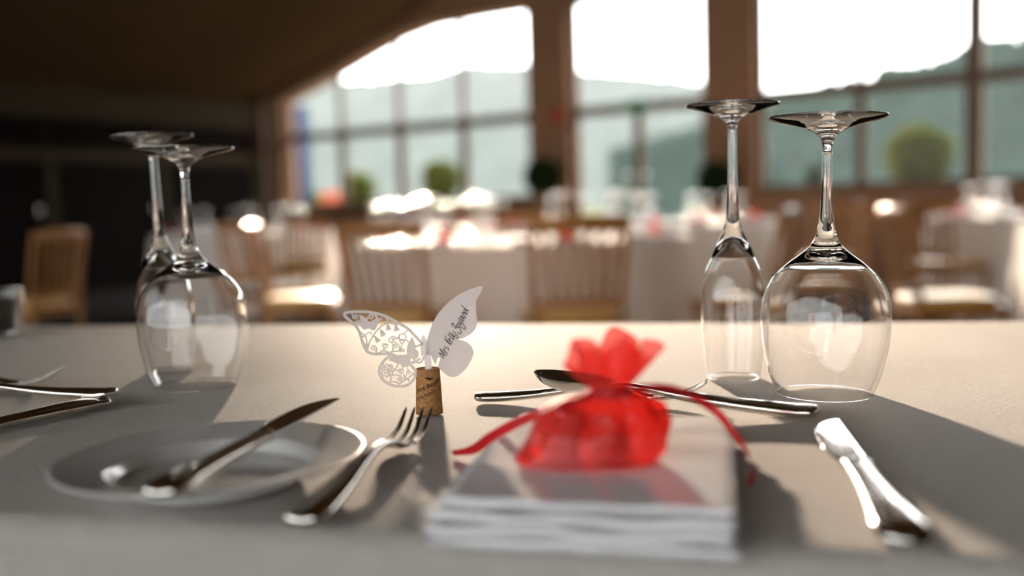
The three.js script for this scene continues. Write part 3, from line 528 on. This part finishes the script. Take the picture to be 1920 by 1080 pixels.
  rose(432, 852, 58, 10, 7); rose(434, 850, 36, 9, 5, .6); rose(436, 850, 15, 8, 3); curve([[540, 790], [520, 830], [500, 850]], 10); curve([[395, 775], [388, 800]], 9); curve([[385, 900], [375, 925]], 10); curve([[455, 905], [465, 940], [450, 970]], 9);
  heart(560, 870, 24, 9); curve([[585, 815], [572, 840], [560, 868]], 8); curve([[560, 893], [556, 910]], 8); curve([[434, 850], [375, 830]], 7); curve([[434, 850], [460, 900]], 7); curve([[434, 850], [470, 815]], 7); curve([[500, 850], [540, 872]], 8); heart(630, 890, 20, 8, .3); curve([[622, 840], [630, 870]], 8); spiral(545, 955, 28, .2, 1.3, 10, -1); curve([[480, 905], [530, 905], [575, 935], [560, 985]], 9); curve([[450, 975], [500, 965], [540, 1003]], 9);
  curve([[540, 1003], [600, 965], [650, 930], [700, 905]], 9); curve([[582, 905], [600, 935], [590, 970]], 8); curve([[610, 912], [602, 945]], 7);
  for (const [cx, cy, a] of [[628, 968, 1.1], [678, 908, 1.4]]) { x.save(); x.translate(cx, cy); x.rotate(a); x.beginPath(); x.ellipse(0, 0, 18, 9, 0, 0, 6.3); x.fill(); x.restore(); }
  const loops = contours(cv, 2).map(([l, a]) => [l.map(([p, q]) => [p / 2, q / 2]), a]);
  const toCard = (fx, fy, k) => ([a, b]) => new THREE.Vector2((fx + a / k - 803) * CARD_S, (690 - (fy + b / k)) * CARD_S);
  const outer = loops.filter(([, s]) => s > 0), inner = loops.filter(([, s]) => s < 0), pos = outer.length && Math.abs(Math.max(...outer.map(([, s]) => s))) > Math.abs(Math.min(...inner.map(([, s]) => s))) ? outer : inner, neg = pos === outer ? inner : outer;
  const within = ([px, py], l) => { let c = false; for (let i = 0, j = l.length - 1; i < l.length; j = i++) if ((l[i][1] > py) !== (l[j][1] > py) && px < (l[j][0] - l[i][0]) * (py - l[i][1]) / (l[j][1] - l[i][1]) + l[i][0]) c = !c; return c; };
  const map1 = toCard(650, 530, 5.4), shapes = pos.sort((p, q) => Math.abs(p[1]) - Math.abs(q[1])).map(([l]) => ({ l, shape: new THREE.Shape(l.map(map1)) }));
  for (const [l] of neg) shapes.find((s) => within(l[0], s.l))?.shape.holes.push(new THREE.Path(l.map(map1)));
  const sh = shapes.map((s) => s.shape);
  const thick = { depth: .0003, bevelEnabled: false };
  // the wings fold a little about the body; widths along the wing make up for the turn
  const wing = (shape, turn, mat, uvMap) => {
    const g = new THREE.ExtrudeGeometry(shape, thick); const p = g.attributes.position, uv = g.attributes.uv;
    for (let i = 0; i < p.count; i++) { if (uvMap) { const q = uvMap(p.getX(i), p.getY(i)); uv.setXY(i, q[0], q[1]); } p.setX(i, p.getX(i) / Math.cos(turn)); }
    g.rotateY(turn); return mesh('wing', g, mat, t);
  };
  wing(sh, .35, M.card).userData.label = 'wing cut into a lace of flowers and small butterflies';
  // right wing with handwriting in black ink
  const outline = [[135, 650], [150, 600], [175, 530], [215, 440], [270, 350], [340, 270], [430, 190], [530, 125], [640, 75], [740, 47], [785, 47], [788, 70], [755, 135], [718, 185], [706, 240], [710, 340], [713, 430], [697, 510], [660, 560], [600, 600], [540, 625], [495, 640], [550, 653], [605, 682], [645, 730], [660, 790], [645, 850], [600, 930], [540, 1002], [480, 1050], [430, 1065], [370, 1055], [320, 1020], [275, 975], [255, 950], [266, 900], [281, 850], [252, 845], [226, 912], [198, 870], [168, 810], [120, 812], [110, 740]];
  const map2 = toCard(780, 530, 6), ink = document.createElement('canvas'); ink.width = 1024; ink.height = 1318;
  const c = ink.getContext('2d'), K = 1024 / 840; c.fillStyle = '#f1eff0'; c.fillRect(0, 0, 1024, 1318); c.strokeStyle = '#17130f'; c.lineCap = c.lineJoin = 'round'; c.lineWidth = 9;
  const pen = (pts, ox, oy, k) => { const q = pts.map(([a, b]) => [((ox + a / k) - 780) * 6 * K, ((oy + b / k) - 530) * 6 * K]); c.beginPath(); c.moveTo(...q[0]); for (let i = 1; i < q.length - 1; i++) c.quadraticCurveTo(...q[i], (q[i][0] + q[i + 1][0]) / 2, (q[i][1] + q[i + 1][1]) / 2); c.lineTo(...q[q.length - 1]); c.stroke(); };
  for (const s of [
    [[205, 955], [140, 870], [80, 790]], [[80, 790], [130, 805], [232, 884]], [[236, 880], [170, 770], [100, 665]], [[100, 665], [210, 785], [320, 860]],
    [[205, 690], [260, 760], [318, 802]], [[268, 770], [238, 725], [220, 665]], [[250, 590], [262, 650], [275, 660], [335, 635], [365, 680], [345, 722]],
    [[240, 390], [340, 480], [440, 570]], [[265, 285], [320, 400], [375, 520]], [[375, 520], [415, 500], [466, 530]],
    [[385, 450], [432, 425], [405, 365], [370, 390], [392, 450], [445, 485], [492, 450]], [[360, 250], [450, 340], [500, 405], [535, 398]], [[390, 195], [480, 290], [520, 350], [530, 395]],
    [[480, 215], [515, 290], [550, 340], [580, 280]], [[515, 155], [590, 240], [655, 320], [650, 365], [615, 372], [588, 335]],
  ]) pen(s, 820, 610, 15.42);
  for (const s of [
    [[135, 800], [95, 710], [105, 665], [145, 670], [190, 760], [225, 840]], [[200, 785], [245, 765]], [[225, 830], [300, 765], [365, 860], [395, 960], [375, 1012], [325, 1000], [275, 955]],
    [[300, 700], [255, 710], [262, 755], [335, 805], [382, 775], [355, 720], [300, 690]], [[310, 640], [365, 705], [402, 695]], [[330, 590], [410, 680], [525, 785], [548, 850], [510, 882], [410, 805]],
    [[310, 505], [400, 600], [475, 655]], [[415, 440], [378, 460], [410, 550], [462, 605], [492, 575], [440, 480], [400, 440]], [[425, 455], [485, 525], [540, 520]],
    [[440, 345], [490, 430], [540, 492]], [[450, 345], [490, 335], [540, 385], [590, 405]], [[530, 240], [488, 250], [510, 325], [578, 408], [608, 370], [585, 290], [530, 235]], [[430, 110], [530, 220], [600, 275], [648, 290]],
  ]) pen(s, 845, 565, 16.62);
  const inkTex = new THREE.CanvasTexture(ink); inkTex.colorSpace = THREE.SRGBColorSpace; inkTex.magFilter = THREE.LinearFilter;
  const written = M.card.clone(); written.map = inkTex;
  wing(new THREE.Shape(new THREE.SplineCurve(outline.map(map2)).getPoints(260)), -.12, written, (px, py) => [((px / CARD_S + 803) - 780) / 140, 1 - ((690 - py / CARD_S) - 530) / (1318 / 1024 * 140)]).userData.label = 'plain wing with a name handwritten in black ink';
  const body = [[78, 612], [84, 590], [99, 584], [114, 598], [124, 630], [138, 650], [160, 720], [172, 812], [178, 880], [180, 1010], [104, 1010], [101, 880], [91, 812], [78, 830], [60, 800], [62, 700], [70, 650]];
  mesh('body', new THREE.ExtrudeGeometry(new THREE.Shape(body.map(map2)), { depth: .00034, bevelEnabled: false }), M.card, t);

  // cork, agglomerated grain, printed in black
  const q = document.createElement('canvas'); q.width = 2048; q.height = 1024; const g = q.getContext('2d'), PX = 2048 / (2 * Math.PI * .0098);
  g.fillStyle = '#b98a57'; g.fillRect(0, 0, 2048, 1024);
  for (let i = 0; i < 5200; i++) { const cx = rr(0, 2048), cy = rr(0, 1024), r = rr(6, 30), n = 6, a0 = rr(0, 6.3), l = rr(.72, 1.12); g.fillStyle = `rgb(${Math.round(188 * l)},${Math.round(138 * l * rr(.95, 1.03))},${Math.round(88 * l * rr(.9, 1.05))})`; g.beginPath(); for (let k = 0; k < n; k++) { const a = a0 + k / n * 6.283, e = r * rr(.55, 1) * (1 + .7 * Math.abs(Math.cos(a))); g.lineTo(cx + e * Math.cos(a), cy + e * .6 * Math.sin(a)); } g.fill(); }
  for (let i = 0; i < 420; i++) { g.strokeStyle = rnd() < .5 ? '#5f3a1c' : '#7a5029'; g.lineWidth = rr(2, 5); const cx = rr(0, 2048), cy = rr(0, 1024), a = rr(-.6, .6), l = rr(8, 34); g.beginPath(); g.moveTo(cx, cy); g.lineTo(cx + l * Math.cos(a), cy + l * Math.sin(a)); g.stroke(); }
  g.fillStyle = '#1a120c'; g.save(); g.translate(1024, 372); g.rotate(-.33); g.scale(1.22, 1); g.font = 'bold 130px sans-serif'; g.fillText('& Mrs Boyland', -420, 40); g.font = '124px sans-serif'; g.fillText('November 2014', -425, 205); g.restore();
  g.beginPath(); g.moveTo(950, 165); g.quadraticCurveTo(1050, 145, 1110, 185); g.quadraticCurveTo(1150, 175, 1190, 165); g.quadraticCurveTo(1140, 215, 1112, 235); g.quadraticCurveTo(1050, 205, 950, 165); g.fill();
  const corkTex = new THREE.CanvasTexture(q); corkTex.colorSpace = THREE.SRGBColorSpace; corkTex.wrapS = THREE.RepeatWrapping; corkTex.magFilter = THREE.LinearFilter;
  const corkBump = dataTexture(256, (a, b) => { const h = .5 + .5 * tile((m, n) => fbm(m, n, 4), a, b, 18); return [h, h, h]; });
  const corkMat = std({ map: corkTex, roughness: .9, bumpMap: corkBump, bumpScale: .0005 });
  const ck = thing('cork', 'short tapered cork printed with black lettering, holding the butterfly card', 'cork', [-.0657, YT, -.7478]), h = .0345;
  const sideGeo = grid(96, 24, (u, v) => { const a = u * 2 * Math.PI, r = (lerp(.0103, .0090, v) - (v < .04 || v > .96 ? .0003 : 0)) * (1 + .006 * noise(u * 30, v * 9)); return [r * Math.sin(a + Math.PI), v * h, r * Math.cos(a + Math.PI)]; }, false);
  mesh('stopper', sideGeo, corkMat, ck);
  const plain = std({ color: rgb(.50, .31, .15), roughness: .9, bumpMap: corkBump, bumpScale: .0006 });
  const lid = new THREE.Shape(); lid.absarc(0, 0, .0089, 0, 6.2832); { const s = new THREE.Path(); s.moveTo(-.0072, -.0003); s.lineTo(.0072, -.0003); s.lineTo(.0072, .0007); s.lineTo(-.0072, .0007); lid.holes.push(s); }
  mesh('top', new THREE.ExtrudeGeometry(lid, { depth: .004, bevelEnabled: false, curveSegments: 48 }).rotateX(-Math.PI / 2).translate(0, h - .004, 0), plain, ck);
  mesh('bottom', new THREE.CylinderGeometry(.0102, .0102, .001, 48).translate(0, .0005, 0), plain, ck);
}

// ------------------------------------------------------------------ neighbouring place at the left edge
{
  const f = thing('dessert_fork', 'dark fork at the left edge of the table, tines lifted above the spoon handle', 'fork'); forkParts(f); f.scale.setScalar(.93); aim(f, [-.62, YT, -.92], [-.4225, YT, -.9305]);
  const s = thing('dessert_spoon', 'dark spoon at the left edge whose handle crosses the napkin of the next place', 'spoon'); spoonParts(s); aim(s, [-.329, TOP + .0070, -.810], [-.515, TOP + .008, -.86]);
  const n = thing('dinner_knife', 'dark knife handle at the left edge, lying just under the end of the spoon handle', 'knife'); knifeParts(n); aim(n, [-.3400, YT, -.8180], [-.4650, YT, -.606]);
  const g = thing('tumbler', 'short thick glass tumbler at the far left corner of the table', 'glass', [-.699, YT, -1.352]);
  mesh('wall', lathe([[0, .006], [.024, .0065], [.0262, .009], [.0295, .064], [.0302, .0655], [.0310, .064], [.0285, .004], [.0265, .0008], [0, .0008]], 56), M.glass, g);
  mesh('candle', lathe([[0, .0075], [.0245, .0075], [.0276, .052], [.0260, .0535], [0, .053]], 40), std({ color: rgb(.02, .014, .012), roughness: .4 }), g);
}

// ------------------------------------------------------------------ furniture further back: chairs, round tables and their settings
const chairProto = (() => {
  const t = new THREE.Group(); t.name = 'banquet_chair';        // faces -z, seat centre at the origin
  const cyl = (a, b, r, r2 = r) => { const d = V(b[0] - a[0], b[1] - a[1], b[2] - a[2]), l = d.length(); return new THREE.CylinderGeometry(r2, r, l, 10).applyQuaternion(new THREE.Quaternion().setFromUnitVectors(V(0, 1, 0), d.normalize())).translate((a[0] + b[0]) / 2, (a[1] + b[1]) / 2, (a[2] + b[2]) / 2); };
  const at = (v) => .175 + .075 * clamp((v - .44) / .44, 0, 1) ** 1.2;
  for (const s of [-1, 1]) {
    mesh('back_post', tube([[s * .185, .0, .215], [s * .19, .44, .18], [s * .198, .66, .205], [s * .205, .88, .25]], .015, 20, 10), M.gold, t);
    mesh('leg', cyl([s * .185, 0, -.19], [s * .19, .43, -.18], .012, .016), M.gold, t);
    mesh('stretcher', cyl([s * .186, .18, .2], [s * .186, .18, -.185], .009), M.gold, t);
  }
  mesh('stretcher', cyl([-.186, .15, -.187], [.186, .15, -.187], .009), M.gold, t);
  mesh('top_rail', grid(28, 12, (u, v) => { const a = v * 2 * Math.PI, x = lerp(-.212, .212, u); return [x, .855 + .032 * Math.sin(a) + .010 * Math.cos(x * 7), .245 + .012 * Math.cos(a) + .02 * (1 - (x / .21) ** 2)]; }), M.gold, t);
  mesh('lower_rail', box(0, .52, .19, .37, .045, .02), M.gold, t);
  for (let i = 0; i < 6; i++) { const f = (i - 2.5) / 2.5; mesh('slat', grid(10, 8, (u, v) => { const a = v * 2 * Math.PI, y = lerp(.53, .84, u), x = f * lerp(.125, .160, u); return [x + .014 * Math.cos(a), y, at(y) + .02 + .006 * Math.sin(a) + .012 * (1 - f * f) * u]; }), M.gold, t); }
  mesh('seat_frame', box(0, .425, 0, .41, .045, .40), M.gold, t);
  mesh('seat_pad', grid(36, 14, (u, v) => { const a = u * 2 * Math.PI, k = Math.sin(v * Math.PI), c = Math.cos(a), s = Math.sin(a), p = (q) => Math.sign(q) * Math.abs(q) ** .5; return [.2 * p(c) * k ** .4, .462 - .024 * Math.cos(v * Math.PI) + .006 * k * (v > .5 ? 1 : 0), .195 * p(s) * k ** .4]; }, true), M.seatGold, t);
  t.scale.set(.96, .975, .96);
  return t;
})();
let firstChair = true;
function chair(x, z, turn, label, group, pad) {
  const c = firstChair ? chairProto : chairProto.clone(); firstChair = false;
  if (!c.parent) scene.add(c);
  c.name = numbered('banquet_chair'); c.position.set(x, 0, z); c.rotation.y = turn; tag(c, label, 'chair', group);
  if (pad) { c.children.forEach((m) => { if (m.name === 'seat_pad') { m.material = M.seatWhite; } }); }
  return c;
}
const facing = (x, z, cx, cz) => Math.atan2(-(cx - x), -(cz - z));  // turn that makes -z look at (cx, cz)
const domed = (p, tip) => [...p.slice(0, p.length - 7), ...tip];   // feet of the far glasses, domed to throw sun glints at the camera
const wineFar = domed(wineSolid, [[107.6, 521], [105, 523.4], [96, 528.5], [84, 532.4], [68, 535.6], [50, 537.8], [28, 539.2], [0, 539.8]].map(([r, y]) => [r * W, y * W])), fluteFar = domed(fluteSolid, [[86, 511.2], [84, 513], [77, 517], [67, 520.4], [54, 523], [40, 524.8], [22, 526], [0, 526.4]].map(([r, y]) => [r * F, y * F]));
const bgGlass = [makeGlass(wineBowl, wineFar, wineDome, .0011, 48, 22), makeGlass(fluteBowl, fluteFar, fluteDome, .0010, 48, 22)];
const protos = {};
function setting(cx, cz, a, R, h, table, full) {
  const spot = ['near', 'near right', 'right', 'far right', 'far', 'far left', 'left', 'near left'][Math.round(((a / (2 * Math.PI)) % 1 + 1) % 1 * 8) % 8], where = 'at the ' + spot + ' place of the ' + table;
  const dirx = Math.sin(a), dirz = Math.cos(a), sx = Math.cos(a), sz = -Math.sin(a), P = (r, s) => [cx + dirx * r + sx * s, h, cz + dirz * r + sz * s];
  const put = (kind, make, p, turn, label, group) => {
    if (!protos[kind]) { const t = protos[kind] = make(); t.position.set(...p); t.rotation.y = turn; tag(t, label, t.userData.category, group); return t; }
    return copyOf(protos[kind], label, group, p, turn);
  };
  const sm = (name, cat, build) => () => { const t = thing(name, '', cat); build(t); return t; };
  put('w', sm('wine_glass', 'glass', (t) => { mesh('bowl', bgGlass[0][0], M.farThinGlass, t); mesh('stem_and_foot', bgGlass[0][1], M.farGlass, t); }), P(R - .30, .14), 0, 'upturned wine glass ' + where, 'wine glasses of the ' + table);
  put('f', sm('champagne_flute', 'glass', (t) => { mesh('bowl', bgGlass[1][0], M.farThinGlass, t); mesh('stem_and_foot', bgGlass[1][1], M.farGlass, t); }), P(R - .36, .06), 0, 'upturned flute ' + where, 'flutes of the ' + table);
  put('n', sm('napkin', 'napkin', (t) => { for (let k = 0; k < 3; k++) mesh('fold', new THREE.BoxGeometry(.13, .006, .18 - .006 * k).translate(0, .0035 + .0062 * k, .003 * k), M.napkin, t); }), P(R - .13, 0), a, 'white napkin ' + where, 'napkins of the ' + table);
  put('b', sm('favour_pouch', 'pouch', (t) => { mesh('bag', grid(24, 14, (u, v) => { const b = u * 6.283, r = v < .6 ? lerp(.040, .010, smoothstep(v, .1, .6)) : lerp(.010, .026, (v - .6) / .4), q = 1 + .18 * Math.sin(b * 5) * smoothstep(v, .3, 1); return [r * Math.cos(b) * q, v * .065, r * .7 * Math.sin(b) * q]; }, true), M.redOrganzaFar, t); mesh('tie', new THREE.TorusGeometry(.010, .002, 6, 16).rotateX(Math.PI / 2).translate(0, .039, 0), M.ribbon, t); }), P(R - .13, 0).map((v, i) => (i === 1 ? v + .0195 : v)), a, 'red pouch ' + where, 'red pouches of the ' + table);
  if (!full) return;
  put('p', sm('side_plate', 'plate', (t) => mesh('dish', lathe([[0, .003], [.048, .003], [.055, .009], [.085, .0175], [.087, .017], [.056, .006], [.046, .0002], [0, .0012]], 40), M.china, t)), P(R - .15, -.20), 0, 'white side plate ' + where, 'side plates of the ' + table);
  put('k', sm('dinner_knife', 'knife', (t) => knifeParts(t)), P(R - .03, .12).map((v, i) => (i === 1 ? v + .0004 : v)), a + Math.PI / 2, 'steel knife ' + where, 'knives of the ' + table);
  put('o', sm('dinner_fork', 'fork', (t) => forkParts(t)), P(R - .03, -.085).map((v, i) => (i === 1 ? v + .0004 : v)), a + Math.PI / 2, 'steel fork ' + where, 'forks of the ' + table);
  put('d', sm('dessert_spoon', 'spoon', (t) => { spoonParts(t); }), P(R - .25, -.09).map((v, i) => (i === 1 ? v + .0004 : v)), a, 'dessert spoon ' + where, 'dessert spoons of the ' + table);
}
function roundTable(cx, cz, R, label, where, n, a0, full) {
  const h = .74, folds = 18, ph = rr(0, 6);
  const g = grid(160, 46, (u, v) => {
    const a = u * 2 * Math.PI;
    if (v < .28) { const r = R * v / .28; return [r * Math.cos(a), h, r * Math.sin(a)]; }
    if (v < .36) { const q = (v - .28) / .08 * Math.PI / 2; return [(R + .012 * Math.sin(q)) * Math.cos(a), h - .012 * (1 - Math.cos(q)), (R + .012 * Math.sin(q)) * Math.sin(a)]; }
    const d = (v - .36) / .64, r = R + .012 + d * .05 + d ** .7 * .05 * (Math.sin(a * folds + ph + .8 * Math.sin(a * 3)) * .7 + .5 * noise(Math.cos(a) * 3 + cx, Math.sin(a) * 3));
    return [r * Math.cos(a), lerp(h - .012, .008, d), r * Math.sin(a)];
  }, true);
  const c = mesh('tablecloth', g, M.farLinen); c.position.set(cx, 0, cz); tag(c, label, 'tablecloth');
  for (let i = 0; i < n; i++) setting(cx, cz, a0 + i / n * 2 * Math.PI, R, h + .0006, where, full);
}
const TA = [.072, -5.45], RA = .9;
roundTable(...TA, RA, 'white floor-length cloth on the round table behind the butterfly card and red pouch', 'table behind the butterfly card', 8, .25, true);
roundTable(-2.55, -9.6, .85, 'white cloth on the far round table by the dark side wall', 'far table by the dark wall', 8, .2, true);
roundTable(-.62, -8.75, .85, 'white cloth on the round table before the third pane of the wide window', 'far table before the wide window', 8, .5, true);
roundTable(1.35, -8.3, .85, 'white cloth on the round table in front of the double doors', 'far table before the double doors', 8, .1, true);
roundTable(4.0, -7.35, .85, 'white cloth on the round table beyond the side-on chair at right', 'table past the side-on chair', 8, .9, true);
roundTable(3.62, -5.2, .85, 'white cloth of which only a sliver shows at the right edge of the picture', 'table cut off at right', 8, .6, false);
{
  const ring = (d, r = RA + .02) => { const a = d * Math.PI / 180; return [TA[0] + r * Math.sin(a), TA[1] + r * Math.cos(a)]; };
  const around = (d, label, r, extra = 0) => { const [x, z] = ring(d, r); return chair(x, z, facing(x, z, ...TA) + extra, label, 'chairs at the round table behind the butterfly card'); };
  around(8.5, 'gold wooden chair seen square from behind, its slatted back above the red pouch', 1.19);
  around(-27, 'gold wooden chair with slatted back turned partly away, above the lace wing of the butterfly', 1.19, .1);
  around(-88, 'gold wooden chair at the left side of the near round table, its lit seat showing', 1.23, .05);
  around(62, 'gold wooden chair whose seat edge shows just left of the flute', 1.2);
  around(180, 'gold wooden chair on the window side of the near round table', 1.2);
  chair(1.93, -4.4, -Math.PI / 2 - .08, 'gold wooden chair standing side-on right of the large wine glass, seat brightly lit');
  chair(2.0, -6.3, 2.4, 'brown wooden chair further back between the flute and the large wine glass');
  chair(-2.74, -5.65, Math.PI / 2 - .3, 'shaded wooden chair at the far left behind the tumbler, its gold seat catching light');
  chair(-1.56, -6.4, -2.2, 'wooden chair with a pale white seat right of the left wine glass', undefined, true);
  const far = (x, z, c, label) => chair(x, z, facing(x, z, ...c), label);
  far(-1.85, -8.6, [-2.55, -9.6], 'wooden chair in front of the far table by the dark side wall');
  far(-.3, -7.55, [-.62, -8.75], 'wooden chair in front of the far table before the wide window');
  far(2.5, -7.85, [1.35, -8.3], 'wooden chair at the right of the far table before the double doors');
  far(2.95, -6.75, [4, -7.35], 'wooden chair at the window-side table beyond the side-on chair');
}
renderer.render(scene, camera);
